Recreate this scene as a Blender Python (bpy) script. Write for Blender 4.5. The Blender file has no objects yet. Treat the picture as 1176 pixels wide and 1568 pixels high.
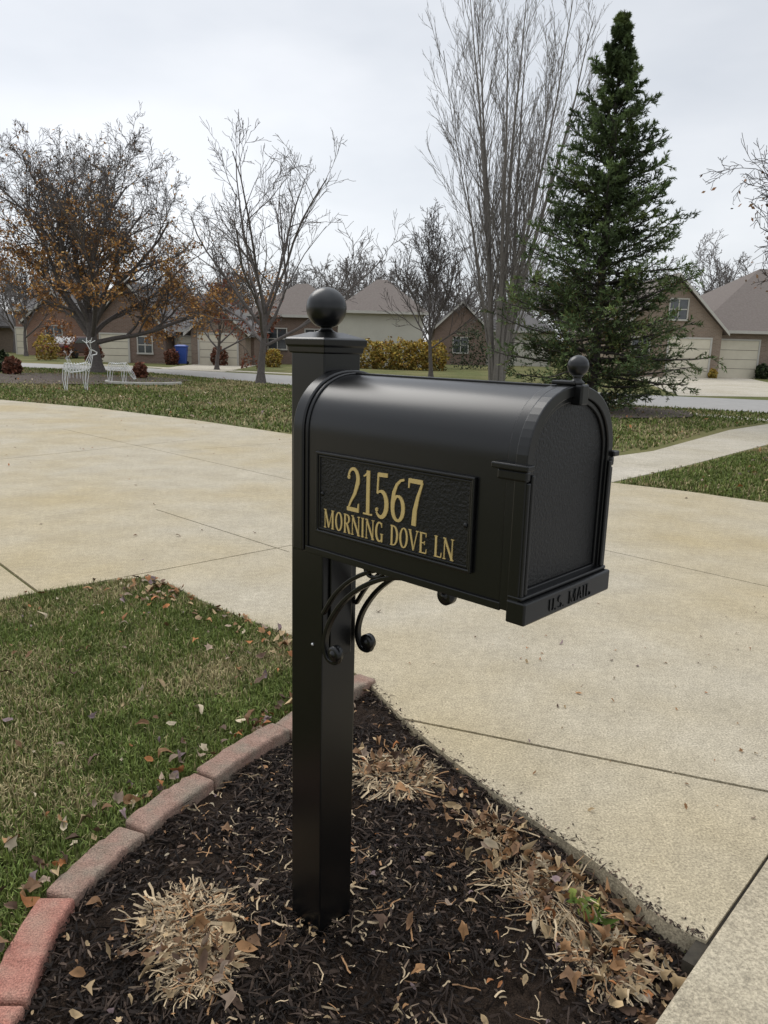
import bpy, bmesh, math, numpy as np
from mathutils import Vector, Matrix, noise as mnoise
rng=np.random.default_rng(7)
S=bpy.context.scene
S.view_settings.view_transform='Standard'; S.view_settings.look='None'; S.view_settings.exposure=0
# ---------------------------------------------------------------- helpers
def link(o,parent=None):
    S.collection.objects.link(o)
    if parent: o.parent=parent
    return o
def empty(name,loc=(0,0,0),rz=0):
    e=bpy.data.objects.new(name,None); e.location=loc; e.rotation_euler=(0,0,rz); e.empty_display_size=.1
    return link(e)
def mk(name,V,F,mat,parent=None,smooth=False,bevel=0,loc=None,seg=2):
    me=bpy.data.meshes.new(name); me.from_pydata([tuple(map(float,v)) for v in V],[],[tuple(map(int,f)) for f in F]); me.validate()
    bm=bmesh.new(); bm.from_mesh(me); bmesh.ops.recalc_face_normals(bm,faces=bm.faces); bm.to_mesh(me); bm.free()
    o=bpy.data.objects.new(name,me); link(o,parent)
    if mat: me.materials.append(mat)
    if smooth:
        for p in me.polygons: p.use_smooth=True
    if bevel:
        m=o.modifiers.new('b','BEVEL'); m.width=bevel; m.segments=seg; m.limit_method='ANGLE'; m.angle_limit=math.radians(35)
    if loc: o.location=loc
    return o
def box(name,x0,x1,y0,y1,z0,z1,mat,parent=None,bevel=0):
    V=[(x,y,z) for z in (z0,z1) for y in (y0,y1) for x in (x0,x1)]
    F=[(0,2,3,1),(4,5,7,6),(0,1,5,4),(2,6,7,3),(0,4,6,2),(1,3,7,5)]
    return mk(name,V,F,mat,parent,bevel=bevel)
def fast(name,V,k,mats,cols=None,parent=None,smooth=False,F=None):
    V=np.asarray(V,dtype=np.float32).reshape(-1,3)
    if F is None: F=np.arange(len(V),dtype=np.int32)
    else: F=np.asarray(F,dtype=np.int32).ravel()
    me=bpy.data.meshes.new(name); nf=len(F)//k
    me.vertices.add(len(V)); me.vertices.foreach_set('co',V.ravel())
    me.loops.add(len(F)); me.loops.foreach_set('vertex_index',F)
    me.polygons.add(nf); me.polygons.foreach_set('loop_start',np.arange(0,nf*k,k,dtype=np.int32))
    try: me.polygons.foreach_set('loop_total',np.full(nf,k,dtype=np.int32))
    except Exception: pass
    if smooth: me.polygons.foreach_set('use_smooth',np.ones(nf,dtype=bool))
    me.update(calc_edges=True)
    if cols is not None:
        a=me.color_attributes.new('Col','FLOAT_COLOR','POINT')
        c=np.ones((len(V),4),dtype=np.float32); c[:,:3]=cols; a.data.foreach_set('color',c.ravel())
    me.materials.append(mats)
    o=bpy.data.objects.new(name,me); return link(o,parent)
def norm(a): return a/np.maximum(np.linalg.norm(a,axis=-1,keepdims=True),1e-9)
def inpoly(x,y,poly):
    r=np.zeros(x.shape,bool); n=len(poly)
    for i in range(n):
        x1,y1=poly[i]; x2,y2=poly[(i+1)%n]
        c=((y1>y)!=(y2>y))&(x<(x2-x1)*(y-y1)/((y2-y1) if y2!=y1 else 1e-9)+x1)
        r^=c
    return r
def scatter(poly,n):
    p=np.array(poly); lo=p.min(0); hi=p.max(0); out=[];tot=0
    while tot<n:
        q=rng.random((n*2,2))*(hi-lo)+lo; q=q[inpoly(q[:,0],q[:,1],poly)]; out.append(q); tot+=len(q)
    return np.concatenate(out)[:n]
def catm(P,k=6):
    P=np.array(P,float); Q=np.vstack([2*P[0]-P[1],P,2*P[-1]-P[-2]]); pts=[]
    for i in range(1,len(Q)-2):
        for s in np.linspace(0,1,k+1)[:-1]:
            pts.append(.5*((2*Q[i])+(-Q[i-1]+Q[i+1])*s+(2*Q[i-1]-5*Q[i]+4*Q[i+1]-Q[i+2])*s*s+(-Q[i-1]+3*Q[i]-3*Q[i+1]+Q[i+2])*s**3))
    pts.append(P[-1]); return np.array(pts)
# ---------------------------------------------------------------- materials
def mat(name,c1,c2=None,scale=5,rough=.8,metal=0,bump=0,bscale=None,detail=6,c3=None,scale3=.5,amt3=.5,spec=.5,bdist=.01,coords='Object',contrast=.25):
    m=bpy.data.materials.new(name); m.use_nodes=True; N=m.node_tree.nodes; L=m.node_tree.links
    b=N['Principled BSDF']; b.inputs['Roughness'].default_value=rough; b.inputs['Metallic'].default_value=metal
    b.inputs['Specular IOR Level'].default_value=spec
    tc=N.new('ShaderNodeTexCoord'); co=tc.outputs[coords]
    if c2 is None: c2=c1
    n=N.new('ShaderNodeTexNoise'); n.inputs['Scale'].default_value=scale; n.inputs['Detail'].default_value=detail; n.inputs['Roughness'].default_value=.65; L.new(co,n.inputs['Vector'])
    r=N.new('ShaderNodeValToRGB'); r.color_ramp.elements[0].position=.5-contrast; r.color_ramp.elements[1].position=.5+contrast
    r.color_ramp.elements[0].color=(*c1,1); r.color_ramp.elements[1].color=(*c2,1); L.new(n.outputs['Fac'],r.inputs['Fac'])
    out=r.outputs['Color']
    if c3:
        n3=N.new('ShaderNodeTexNoise'); n3.inputs['Scale'].default_value=scale3; n3.inputs['Detail'].default_value=4; L.new(co,n3.inputs['Vector'])
        r3=N.new('ShaderNodeValToRGB'); r3.color_ramp.elements[0].position=.42; r3.color_ramp.elements[1].position=.68
        r3.color_ramp.elements[0].color=(0,0,0,1); r3.color_ramp.elements[1].color=(amt3,amt3,amt3,1); L.new(n3.outputs['Fac'],r3.inputs['Fac'])
        mx=N.new('ShaderNodeMix'); mx.data_type='RGBA'; L.new(r3.outputs['Color'],mx.inputs['Factor']); L.new(out,mx.inputs[6]); mx.inputs[7].default_value=(*c3,1); out=mx.outputs[2]
    L.new(out,b.inputs['Base Color'])
    if bump:
        nb=N.new('ShaderNodeTexNoise'); nb.inputs['Scale'].default_value=bscale or scale*3; nb.inputs['Detail'].default_value=5; L.new(co,nb.inputs['Vector'])
        bp=N.new('ShaderNodeBump'); bp.inputs['Strength'].default_value=bump; bp.inputs['Distance'].default_value=bdist; L.new(nb.outputs['Fac'],bp.inputs['Height']); L.new(bp.outputs['Normal'],b.inputs['Normal'])
    return m
def colmat(name,rough=.8,spec=.3):
    m=bpy.data.materials.new(name); m.use_nodes=True; N=m.node_tree.nodes; L=m.node_tree.links
    b=N['Principled BSDF']; b.inputs['Roughness'].default_value=rough; b.inputs['Specular IOR Level'].default_value=spec
    a=N.new('ShaderNodeVertexColor'); a.layer_name='Col'; L.new(a.outputs['Color'],b.inputs['Base Color'])
    return m
def brickmat(name,c1,c2,mortar,scale=1):
    m=mat(name,c1,c2,rough=.9); N=m.node_tree.nodes; L=m.node_tree.links
    br=N.new('ShaderNodeTexBrick'); br.inputs['Scale'].default_value=1; br.inputs['Brick Width'].default_value=.22; br.inputs['Row Height'].default_value=.075; br.inputs['Mortar Size'].default_value=.008
    br.inputs['Color1'].default_value=(*c1,1); br.inputs['Color2'].default_value=(*c2,1); br.inputs['Mortar'].default_value=(*mortar,1)
    tc=N['Texture Coordinate']; sx=N.new('ShaderNodeSeparateXYZ'); cx=N.new('ShaderNodeCombineXYZ'); ad=N.new('ShaderNodeMath')
    L.new(tc.outputs['Object'],sx.inputs[0]); L.new(sx.outputs[0],ad.inputs[0]); L.new(sx.outputs[1],ad.inputs[1]); L.new(ad.outputs[0],cx.inputs[0]); L.new(sx.outputs[2],cx.inputs[1])
    L.new(cx.outputs[0],br.inputs['Vector']); L.new(br.outputs['Color'],N['Principled BSDF'].inputs['Base Color']); return m
def modulate(m,layers):
    N=m.node_tree.nodes; L=m.node_tree.links; b=N['Principled BSDF']; src=b.inputs['Base Color'].links[0].from_socket; tc=N['Texture Coordinate']; prev=None
    for sc,det,lo,hi,a,c in layers:
        n=N.new('ShaderNodeTexNoise'); n.inputs['Scale'].default_value=sc; n.inputs['Detail'].default_value=det; n.inputs['Roughness'].default_value=.75; L.new(tc.outputs['Object'],n.inputs['Vector'])
        r=N.new('ShaderNodeMapRange'); r.inputs[1].default_value=lo; r.inputs[2].default_value=hi; r.inputs[3].default_value=a; r.inputs[4].default_value=c; L.new(n.outputs['Fac'],r.inputs[0])
        if prev is None: prev=r.outputs[0]
        else:
            mu=N.new('ShaderNodeMath'); mu.operation='MULTIPLY'; L.new(prev,mu.inputs[0]); L.new(r.outputs[0],mu.inputs[1]); prev=mu.outputs[0]
    hs=N.new('ShaderNodeHueSaturation'); L.new(src,hs.inputs['Color']); L.new(prev,hs.inputs['Value']); L.new(hs.outputs[0],b.inputs['Base Color']); return m
def concrete(name,c1,c2,stain,dark=.6):
    m=mat(name,c1,c2,scale=2.2,rough=.9,bump=.6,bscale=240,c3=stain,scale3=.6,amt3=.75,bdist=.003,spec=.25)
    return modulate(m,[(150,3,.34,.66,dark,1.25),(26,9,.3,.7,.78,1.14),(3.2,10,.35,.7,.86,1.06)])
M_conc=concrete('concrete_tan',(.45,.39,.28),(.54,.48,.37),(.47,.375,.21),.52)
M_kerb=concrete('concrete_kerb',(.46,.395,.28),(.54,.48,.36),(.42,.35,.24),.55)
M_walk=concrete('concrete_walk',(.48,.43,.34),(.56,.51,.42),(.42,.37,.27))
M_road=mat('road_grey',(.27,.26,.24),(.33,.315,.295),scale=2,rough=.9,bump=.3,bscale=120)
M_ground=mat('lawn_ground',(.07,.085,.028),(.15,.15,.06),scale=1.2,rough=1,bump=.8,bscale=30,c3=(.22,.18,.085),scale3=.35,amt3=.6,bdist=.03,spec=.1,detail=10)
M_soil=modulate(mat('mulch_soil',(.009,.0060,.0042),(.042,.028,.019),scale=38,rough=.95,bump=1,bscale=170,detail=12,bdist=.01,spec=.15),[(300,3,.35,.65,.4,1.7)])
M_joint=mat('joint_filler',(.02,.017,.013),(.06,.05,.035),scale=60,rough=1)
def blackmat(name,base,rough,bump,bs,bd,spec):
    return mat(name,tuple(base*k for k in (.95,1,1.08)),tuple(base*1.3*k for k in (.95,1,1.08)),scale=20,rough=rough,bump=bump,bscale=bs,bdist=bd,spec=spec,detail=2)
M_black=blackmat('powder_coat_black',.0028,.30,.05,900,.0004,.46)
M_hammer=blackmat('hammered_black',.0045,.40,1.,210,.0018,.36)
M_gold=mat('gold_paint',(.54,.40,.15),(.66,.50,.22),scale=200,rough=.45,metal=.3,bump=.1,bscale=600,bdist=.0003)
M_steel=mat('screw_steel',(.5,.5,.5),(.6,.6,.6),rough=.35,metal=.9)
M_brickR=modulate(mat('edging_brick_red',(.30,.12,.085),(.42,.20,.15),scale=30,rough=.95,bump=1,bscale=220,c3=(.32,.23,.17),scale3=14,amt3=.6,bdist=.005,detail=8),[(260,3,.35,.65,.6,1.45)])
M_brickG=modulate(mat('edging_brick_brown',(.21,.125,.090),(.33,.215,.165),scale=30,rough=.95,bump=1,bscale=220,c3=(.21,.18,.135),scale3=14,amt3=.8,bdist=.005,detail=8),[(260,3,.35,.65,.55,1.5)])
M_bark=mat('bark',(.07,.06,.054),(.14,.12,.11),scale=14,rough=.95,bump=.6,bscale=40)
M_barkd=mat('bark_dark',(.035,.029,.026),(.075,.062,.055),scale=14,rough=.95,bump=.6,bscale=40)
M_barkl=mat('bark_pale',(.13,.115,.10),(.21,.19,.17),scale=14,rough=.95,bump=.4,bscale=40)
M_barkf=mat('bark_far',(.13,.115,.105),(.19,.17,.16),scale=4,rough=.95)
M_col=colmat('leafy',.75,.25); M_grass=colmat('grass_blades',.7,.25); M_chip=colmat('mulch_chips',.85,.25); M_needle=colmat('spruce_needles',.75,.2)
# ---------------------------------------------------------------- world + sun
w=bpy.data.worlds.new('World'); S.world=w; w.use_nodes=True; N=w.node_tree.nodes; L=w.node_tree.links
sunel,sunaz=math.radians(46),math.radians(-38)
sky=N.new('ShaderNodeTexSky'); sky.sky_type='NISHITA'; sky.sun_disc=False; sky.sun_elevation=sunel; sky.sun_rotation=sunaz
hs=N.new('ShaderNodeHueSaturation'); hs.inputs['Saturation'].default_value=.3; L.new(sky.outputs[0],hs.inputs['Color'])
bg1=N['Background']; bg1.inputs['Strength'].default_value=.05; L.new(hs.outputs[0],bg1.inputs['Color'])
tc=N.new('ShaderNodeTexCoord'); mp=N.new('ShaderNodeMapping'); mp.inputs['Scale'].default_value=(1,1,2.6); L.new(tc.outputs['Generated'],mp.inputs[0])
ns=N.new('ShaderNodeTexNoise'); ns.inputs['Scale'].default_value=1.9; ns.inputs['Detail'].default_value=5; ns.inputs['Roughness'].default_value=.5; L.new(mp.outputs[0],ns.inputs['Vector'])
cr=N.new('ShaderNodeValToRGB'); cr.color_ramp.elements[0].position=.36; cr.color_ramp.elements[1].position=.64
cr.color_ramp.elements[0].color=(.40,.43,.475,1); cr.color_ramp.elements[1].color=(.60,.615,.64,1); L.new(ns.outputs['Fac'],cr.inputs['Fac'])
sp=N.new('ShaderNodeSeparateXYZ'); L.new(tc.outputs['Generated'],sp.inputs[0])
mr=N.new('ShaderNodeMapRange'); mr.inputs[1].default_value=.42; mr.inputs[2].default_value=1; mr.inputs[3].default_value=1; mr.inputs[4].default_value=2.8; L.new(sp.outputs[2],mr.inputs[0])
bg2=N.new('ShaderNodeBackground'); L.new(cr.outputs[0],bg2.inputs['Color']); L.new(mr.outputs[0],bg2.inputs['Strength'])
ad=N.new('ShaderNodeAddShader'); L.new(bg1.outputs[0],ad.inputs[0]); L.new(bg2.outputs[0],ad.inputs[1]); L.new(ad.outputs[0],N['World Output'].inputs['Surface'])
sl=bpy.data.lights.new('sun','SUN'); sl.energy=1.25; sl.angle=math.radians(34); sl.color=(1,.96,.9)
so=link(bpy.data.objects.new('sun',sl))
sd=Vector((math.sin(sunaz)*math.cos(sunel),math.cos(sunaz)*math.cos(sunel),math.sin(sunel)))
so.rotation_euler=sd.to_track_quat('Z','Y').to_euler(); so.location=sd*20
# ---------------------------------------------------------------- camera
cam=bpy.data.cameras.new('camera'); co=link(bpy.data.objects.new('camera',cam)); S.camera=co
cam.sensor_fit='VERTICAL'; cam.sensor_height=36; cam.lens=36*1150/1568; cam.clip_end=2000; cam.clip_start=.05
co.matrix_world=Matrix.Translation((0,0,1.3))@Matrix.Rotation(math.radians(90-12.4),4,'X')@Matrix.Rotation(math.radians(1.5),4,'Z')
# ---------------------------------------------------------------- ground layout
U=np.array([.731,-.682]); Vv=np.array([.682,.731])
edge=catm([(-.05,2.78),(.09,2.47),(.255,2.185),(.40,1.96),(.54,1.775),(.615,1.66),(.655,1.57),(.70,1.505),(.758,1.462)],5)
bed=[(-.70,.4),(-.70,1.0),(-.72,1.25),(-.735,1.52),(-.65,1.80),(-.52,2.05),(-.32,2.36),(-.15,2.62)]+[(float(a)+.012,float(b)+.006) for a,b in edge]+[(.78,1.47),(.58,1.25),(.35,1.0),(-.2,.4)]
xs=np.concatenate([-np.geomspace(400,3.1,34),np.arange(-3,3.01,.045),np.geomspace(3.1,400,34)])
ys=np.concatenate([-np.geomspace(60,.6,8)+.5,np.arange(.1,5,.045),np.geomspace(5,600,50)])
X,Y=np.meshgrid(xs,ys); Z=np.full(X.shape,-.012)
bedin=inpoly(X,Y,[(x*.985,y) for x,y in bed]); Z[bedin]=-.15
nx,ny=len(xs),len(ys); idx=np.arange(nx*ny).reshape(ny,nx)
F=np.stack([idx[:-1,:-1],idx[:-1,1:],idx[1:,1:],idx[1:,:-1]],-1).reshape(-1,4)
fast('ground',np.stack([X,Y,Z],-1),4,M_ground,F=F)
def slab(name,poly,z0,z1,mat,bevel=.006,joints=()):
    n=len(poly); V=[(x,y,z0) for x,y in poly]+[(x,y,z1) for x,y in poly]
    F=[tuple(range(n))[::-1],tuple(range(n,2*n))]+[(i,(i+1)%n,n+(i+1)%n,n+i) for i in range(n)]
    o=mk(name,V,F,mat)
    for k,(a,b,wd) in enumerate(joints):
        a=np.array(a);b=np.array(b);d=(b-a)/np.linalg.norm(b-a);q=np.array([-d[1],d[0]])*wd/2
        P=[a-q,b-q,b+q,a+q]
        c=mk('cut',[(x,y,-.035) for x,y in P]+[(x,y,.2) for x,y in P],[(3,2,1,0),(4,5,6,7),(0,1,5,4),(1,2,6,5),(2,3,7,6),(3,0,4,7)],None)
        m=o.modifiers.new('j%d'%k,'BOOLEAN'); m.operation='DIFFERENCE'; m.object=c; m.solver='EXACT'
        dg=bpy.context.evaluated_depsgraph_get(); me=bpy.data.meshes.new_from_object(o.evaluated_get(dg)); o.modifiers.clear(); o.data=me
        bpy.data.objects.remove(c)
    if bevel:
        m=o.modifiers.new('b','BEVEL'); m.width=bevel; m.segments=2; m.limit_method='ANGLE'; m.angle_limit=math.radians(50)
    return o
drive=[tuple(map(float,p)) for p in edge]+[(1.073,1.797),(4.99,5.99),(3.5,6.73),(2.94,7.22),(2.29,7.63),(.4,9.4),(-1.4,11.1),(-3.25,12.8),(-5.6,14.6),(-8.2,16),(-14,18.5),(-22,20),(-22,-4),(-8,-1.2),(-1.93,3.61),(-1.75,3.79),(-1.5,3.98),(-1.33,4.04),(-1.15,3.92),(-.97,3.72),(-.68,3.45),(-.41,3.24),(-.2,2.98)]
slab('driveway',drive,-.11,0,M_conc,.006,[((.05,2.485),(2.6,1.565),.013),((-4.75,11.02),(3.6,2.84),.011),((-1.8,5.79),(-.60,4.645),.011),((-1.62,3.88),(-.2,5.19),.011),((-4.9,7.13),(-2.6,10.2),.014),((-6.2,8.55),(-1.6,3.52),.018),((-2.6,9.0),(.9,12.2),.011)])
def off(t,s): return tuple(np.array([.572,1.25])+Vv*t+U*s)
slab('kerb',[off(-2.5,0),off(.28,0),off(.75,0),off(9,0),off(9,.48),off(-2.5,.48)],-.14,.004,M_kerb,.012,[(off(2.2,-.1),off(2.2,.6),.012)])
slab('joint_filler',[off(.2,-.03),off(9,-.03),off(9,.01),off(.2,.01)],-.1,-.008,M_joint,0)
slab('street',[off(-8,.49),off(40,.49),off(40,8),off(-8,8)],-.09,-.008,M_road,0)
slab('sidewalk',[(2.34,7.66),(3.6,8.95),(5.83,11.46),(12.5,17.6),(11.3,18.8),(6.2,13.6),(3.68,10.3),(1.9,8.7),(1.35,8.55)],-.06,-.004,M_walk,.004,[((3.4,8.6),(2.6,9.5),.012),((4.8,10.1),(4.0,11.0),.012),((6.5,11.9),(5.3,13.1),.012)])
slab('sidewalk',[(6.4,17.2),(9.6,14.2),(9.95,14.6),(6.8,17.8)],-.06,-.004,M_walk,.004)
slab('road',[(-60,55),(-30,44),(-12.9,37.8),(-4.2,32.6),(8.6,24.5),(14,22.6),(30,12),(26,8),(9.1,18.0),(6.8,19.3),(-3.1,24.9),(-9.8,31.8),(-30,38),(-60,46)],-.06,-.004,M_road,0)
slab('sidewalk',[(-16,40),(-3,33.6),(-3,34.8),(-16,41.2)],-.06,-.003,M_walk,0)
slab('driveway',[(14.8,47.5),(22.2,47.5),(15.6,26),(9.5,24.8)],-.06,-.002,M_walk,0)
slab('driveway',[(-11.6,46.8),(-8,46.8),(-7.5,35),(-11,36.8)],-.06,-.002,M_walk,0)
# ---------------------------------------------------------------- bed mulch
def zbed(x,y):
    z=-.028-.030*np.clip((x-.42)*5,0,1)
    dl=np.clip((x+.75)/.25,0,1); z=z+.012*(1-dl)
    z=z+.022*np.exp(-((x+.12)**2+(y-1.5)**2)/.05)
    return z
def fb(x,y,s,o=3):
    return mnoise.fractal((x*s,y*s,.3),.8,2.1,o)
gx=np.arange(-.8,.86,.011); gy=np.arange(.6,2.85,.011); X,Y=np.meshgrid(gx,gy)
Nn=np.array([fb(a,b,9,4) for a,b in zip(X.ravel(),Y.ravel())]).reshape(X.shape)
Z=zbed(X,Y)+.010*Nn+.0045*rng.standard_normal(X.shape)
idx=np.arange(X.size).reshape(X.shape); F=np.stack([idx[:-1,:-1],idx[:-1,1:],idx[1:,1:],idx[1:,:-1]],-1).reshape(-1,4)
cx=(X[:-1,:-1]+.006).ravel(); cy=(Y[:-1,:-1]+.006).ravel(); keep=inpoly(cx,cy,bed)
mb=fast('mulch_bed',np.stack([X,Y,Z],-1),4,M_soil,F=F[keep],smooth=False)
def chips(name,q,zf,lmul=1.,parent=None,light=1.):
    n=len(q); L_=rng.gamma(2.0,.0046,n)*lmul+.0025; W_=rng.uniform(.0010,.0036,n)*(.6+.4*lmul); az=rng.uniform(0,2*np.pi,n); el=rng.normal(0,.32,n); ro=rng.normal(0,.8,n)
    c0=np.stack([q[:,0],q[:,1],zf],-1)
    d=np.stack([np.cos(az)*np.cos(el),np.sin(az)*np.cos(el),np.sin(el)],-1); s=norm(np.cross(d,[0,0,1])); uu=np.cross(s,d); s=s*np.cos(ro)[:,None]+uu*np.sin(ro)[:,None]; nn=norm(np.cross(s,d))
    a=c0-d*L_[:,None]; b=c0+d*L_[:,None]; bend=nn*(L_*.18)[:,None]; W=W_[:,None]
    V=np.stack([a-s*W*.5,a+s*W*.4,c0+s*W+bend,c0-s*W+bend,c0-s*W+bend,c0+s*W+bend,b+s*W*.5,b-s*W*.3],1)
    base=np.array([[.010,.0068,.005],[.021,.014,.0105],[.040,.027,.020],[.080,.055,.040],[.22,.16,.11]]); pick=rng.choice(5,n,p=[.34,.33,.21,.09,.03])
    C=np.repeat(base[pick]*light*rng.uniform(.6,1.4,(n,1)),8,0)
    fast(name,V,4,M_chip,C,parent=parent)
q=scatter(bed,50000); q=q[q[:,1]>.9]
mk_=np.array([mnoise.noise((a*5,b*5,9.)) for a,b in q]); q=q[(mk_+rng.normal(0,.2,len(q)))>-.15]
chips('mulch_chips',q,zbed(q[:,0],q[:,1])+rng.uniform(.0,.016,len(q)),1.,mb)
t=rng.random(420)*(len(edge)-1.01); i=t.astype(int); e=edge[i]+(edge[i+1]-edge[i])*(t-i)[:,None]; g_=rng.gamma(.8,.018,(420,1)); e=e+g_*np.array([[.75,.66]]); e=e[inpoly(e[:,0],e[:,1],drive)]
chips('mulch_spill',e,np.full(len(e),.002),.3,mb,2.)
# ---------------------------------------------------------------- edging bricks
cl=[(-.70,.75),(-.715,.98),(-.725,1.24),(-.745,1.53),(-.655,1.80),(-.525,2.06),(-.33,2.36),(-.17,2.60),(-.045,2.79)]
eg=empty('brick_edging')
for i in range(len(cl)-1):
    a=np.array(cl[i]);b=np.array(cl[i+1]);d=(b-a)/np.linalg.norm(b-a);q=np.array([-d[1],d[0]])*.043
    a=a+d*.004;b=b-d*.004; ns=14; V=[];zt=.018+rng.uniform(-.004,.004); zt2=zt+rng.uniform(-.006,.006)
    for k in range(ns+1):
        t=k/ns; c=a+(b-a)*t+np.array([-d[1],d[0]])*.010*math.sin(math.pi*t); z=zt+(zt2-zt)*t
        jt=rng.normal(0,.0017,6)
        V+=[(c[0]-q[0]+jt[0],c[1]-q[1]+jt[1],-.1),(c[0]-q[0]+jt[2],c[1]-q[1],z+jt[3]),(c[0]+q[0]+jt[4],c[1]+q[1],z+jt[5]),(c[0]+q[0],c[1]+q[1],-.1)]
    F=[(0,1,2,3),(4*ns+3,4*ns+2,4*ns+1,4*ns)]
    for k in range(ns):
        for j in range(4): F.append((4*k+j,4*k+(j+1)%4,4*k+4+(j+1)%4,4*k+4+j))
    mk('brick_%d'%i,V,F,M_brickR if i in (1,2) else M_brickG,eg,bevel=.010,seg=3)
# ---------------------------------------------------------------- grass
def blades(name,q,z,h,wd,cols,mat,lean=.6,parent=None):
    n=len(q); az=rng.uniform(0,2*np.pi,n); ln=np.abs(rng.normal(0,lean,n)); hh=h*rng.uniform(.5,1.3,n)
    d=np.stack([np.cos(az),np.sin(az),np.zeros(n)],-1); s=np.stack([-np.sin(az),np.cos(az),np.zeros(n)],-1)*(wd*rng.uniform(.6,1.3,n))[:,None]*.5
    rot=rng.uniform(-1,1,n)[:,None]; s=s+d*rot*wd*.4
    b=np.stack([q[:,0],q[:,1],np.full(n,z)],-1); up=np.array([0,0,1.])
    m=b+(d*np.sin(ln*.5)[:,None]+up*np.cos(ln*.5)[:,None])*(hh*.55)[:,None]
    t=m+(d*np.sin(ln*1.5)[:,None]+up*np.cos(ln*1.5)[:,None])*(hh*.5)[:,None]
    V=np.stack([b-s,b+s,m+s*.8,m-s*.8,m-s*.8,m+s*.8,t+s*.1,t-s*.1],1)
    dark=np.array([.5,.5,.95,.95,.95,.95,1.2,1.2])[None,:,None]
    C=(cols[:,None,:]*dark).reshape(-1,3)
    return fast(name,V,4,mat,C,parent=parent)
def gcols(q,dead,s=2.2,br=1.):
    n=len(q); nz=np.array([mnoise.noise((x*s,y*s,1.7)) for x,y in q]); nz2=np.array([mnoise.noise((x*9,y*9,4.7)) for x,y in q])
    p=np.clip(dead+nz*.9+nz2*.45,.04,.9); isd=rng.random(n)<p
    g=np.array([.115,.160,.038])*rng.uniform(.5,1.35,(n,1))*(1+.35*nz2[:,None])+rng.uniform(0,.05,(n,1))*np.array([1,.8,.1])
    t=np.array([.43,.355,.185])*rng.uniform(.5,1.25,(n,1))
    return np.where(isd[:,None],t,g)*br
lawn=[(-1.93,3.60),(-1.75,3.77),(-1.5,3.96),(-1.33,4.03),(-1.15,3.90),(-.97,3.70),(-.68,3.44),(-.41,3.22),(-.2,2.96),(-.10,2.80),(-.20,2.66),(-.38,2.40),(-.575,2.08),(-.70,1.83),(-.79,1.55),(-.775,1.24),(-.76,.95),(-1.7,.9),(-3.6,2.3)]
q=scatter(lawn,150000); q=q+rng.normal(0,.007,q.shape); ln_=empty('grass_lawn')
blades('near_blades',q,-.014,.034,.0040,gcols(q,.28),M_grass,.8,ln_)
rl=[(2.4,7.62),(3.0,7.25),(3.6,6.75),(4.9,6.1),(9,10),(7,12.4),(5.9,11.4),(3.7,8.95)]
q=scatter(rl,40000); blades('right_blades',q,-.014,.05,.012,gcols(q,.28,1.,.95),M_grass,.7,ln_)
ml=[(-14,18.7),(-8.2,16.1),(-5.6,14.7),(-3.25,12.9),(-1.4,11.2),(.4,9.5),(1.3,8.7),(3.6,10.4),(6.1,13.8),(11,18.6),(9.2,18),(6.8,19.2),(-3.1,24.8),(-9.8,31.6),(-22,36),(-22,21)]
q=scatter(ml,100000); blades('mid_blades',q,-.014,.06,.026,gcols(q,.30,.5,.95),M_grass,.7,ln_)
# ---------------------------------------------------------------- fallen leaves
LC=np.array([[.46,.33,.18],[.37,.20,.09],[.42,.17,.06],[.24,.135,.07],[.14,.085,.055],[.34,.25,.18],[.58,.48,.33],[.24,.17,.17]])
def leaves(q,z,size,p=None,flat=.25,star=.28):
    n=len(q); K=10
    th=np.linspace(0,2*np.pi,K,endpoint=False)
    lob=rng.random(n)<star
    r1=np.array([1.0,.68,.5,.46,.5,.78,.5,.46,.5,.68]); r2=np.array([1.,.52,.82,.48,.68,.38,.68,.48,.82,.52])
    R=np.where(lob[:,None],r2[None],r1[None])*rng.uniform(.82,1.18,(n,K)); sz=size*rng.uniform(.5,1.3,n)
    asp=rng.uniform(.55,1,n)
    lx=R*np.cos(th); ly=R*np.sin(th)*asp[:,None]
    curl=rng.normal(0,.6,n)[:,None]; fold=rng.uniform(.05,.9,n)[:,None]
    lz=curl*lx**2+fold*np.abs(ly)+rng.normal(0,.08,(n,K))
    P=np.stack([lx,ly,lz],-1)*sz[:,None,None]; P=np.concatenate([P,np.zeros((n,1,3))],1)
    az=rng.uniform(0,2*np.pi,n); e1=rng.normal(0,flat,n); e2=rng.normal(0,flat,n)
    def R3(a,ax):
        c,s=np.cos(a),np.sin(a); M=np.zeros((n,3,3)); i,j=[(1,2),(0,2),(0,1)][ax]; M[:,ax,ax]=1; M[:,i,i]=c;M[:,j,j]=c;M[:,i,j]=-s;M[:,j,i]=s; return M
    M=R3(az,2)@R3(e1,0)@R3(e2,1); P=np.einsum('nij,nkj->nki',M,P)
    zz=z(q[:,0],q[:,1]) if callable(z) else np.full(n,z)
    P+=np.stack([q[:,0],q[:,1],zz-np.minimum(P[:,:,2].min(1),0)*.7],-1)[:,None,:]
    pick=rng.choice(len(LC),n,p=p); c=LC[pick]*rng.uniform(.55,1.15,(n,1))
    C=np.repeat(c[:,None,:],K+1,1); C[:,K]*=.7; C*=rng.uniform(.8,1.12,(n,K+1,1))
    f=[(K,i,(i+1)%K) for i in range(K)]
    F=(np.array(f)[None]+ (np.arange(n)*(K+1))[:,None,None])
    return P.reshape(-1,3),F.reshape(-1,3),C.reshape(-1,3)
LS=[]
def addl(*a,**k): LS.append(leaves(*a,**k))
zb=lambda x,y: zbed(x,y)+.016
def gauss(cx,cy,sx,sy,n,poly=None):
    q=np.stack([rng.normal(cx,sx,n),rng.normal(cy,sy,n)],-1)
    return q[inpoly(q[:,0],q[:,1],poly)] if poly else q
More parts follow.
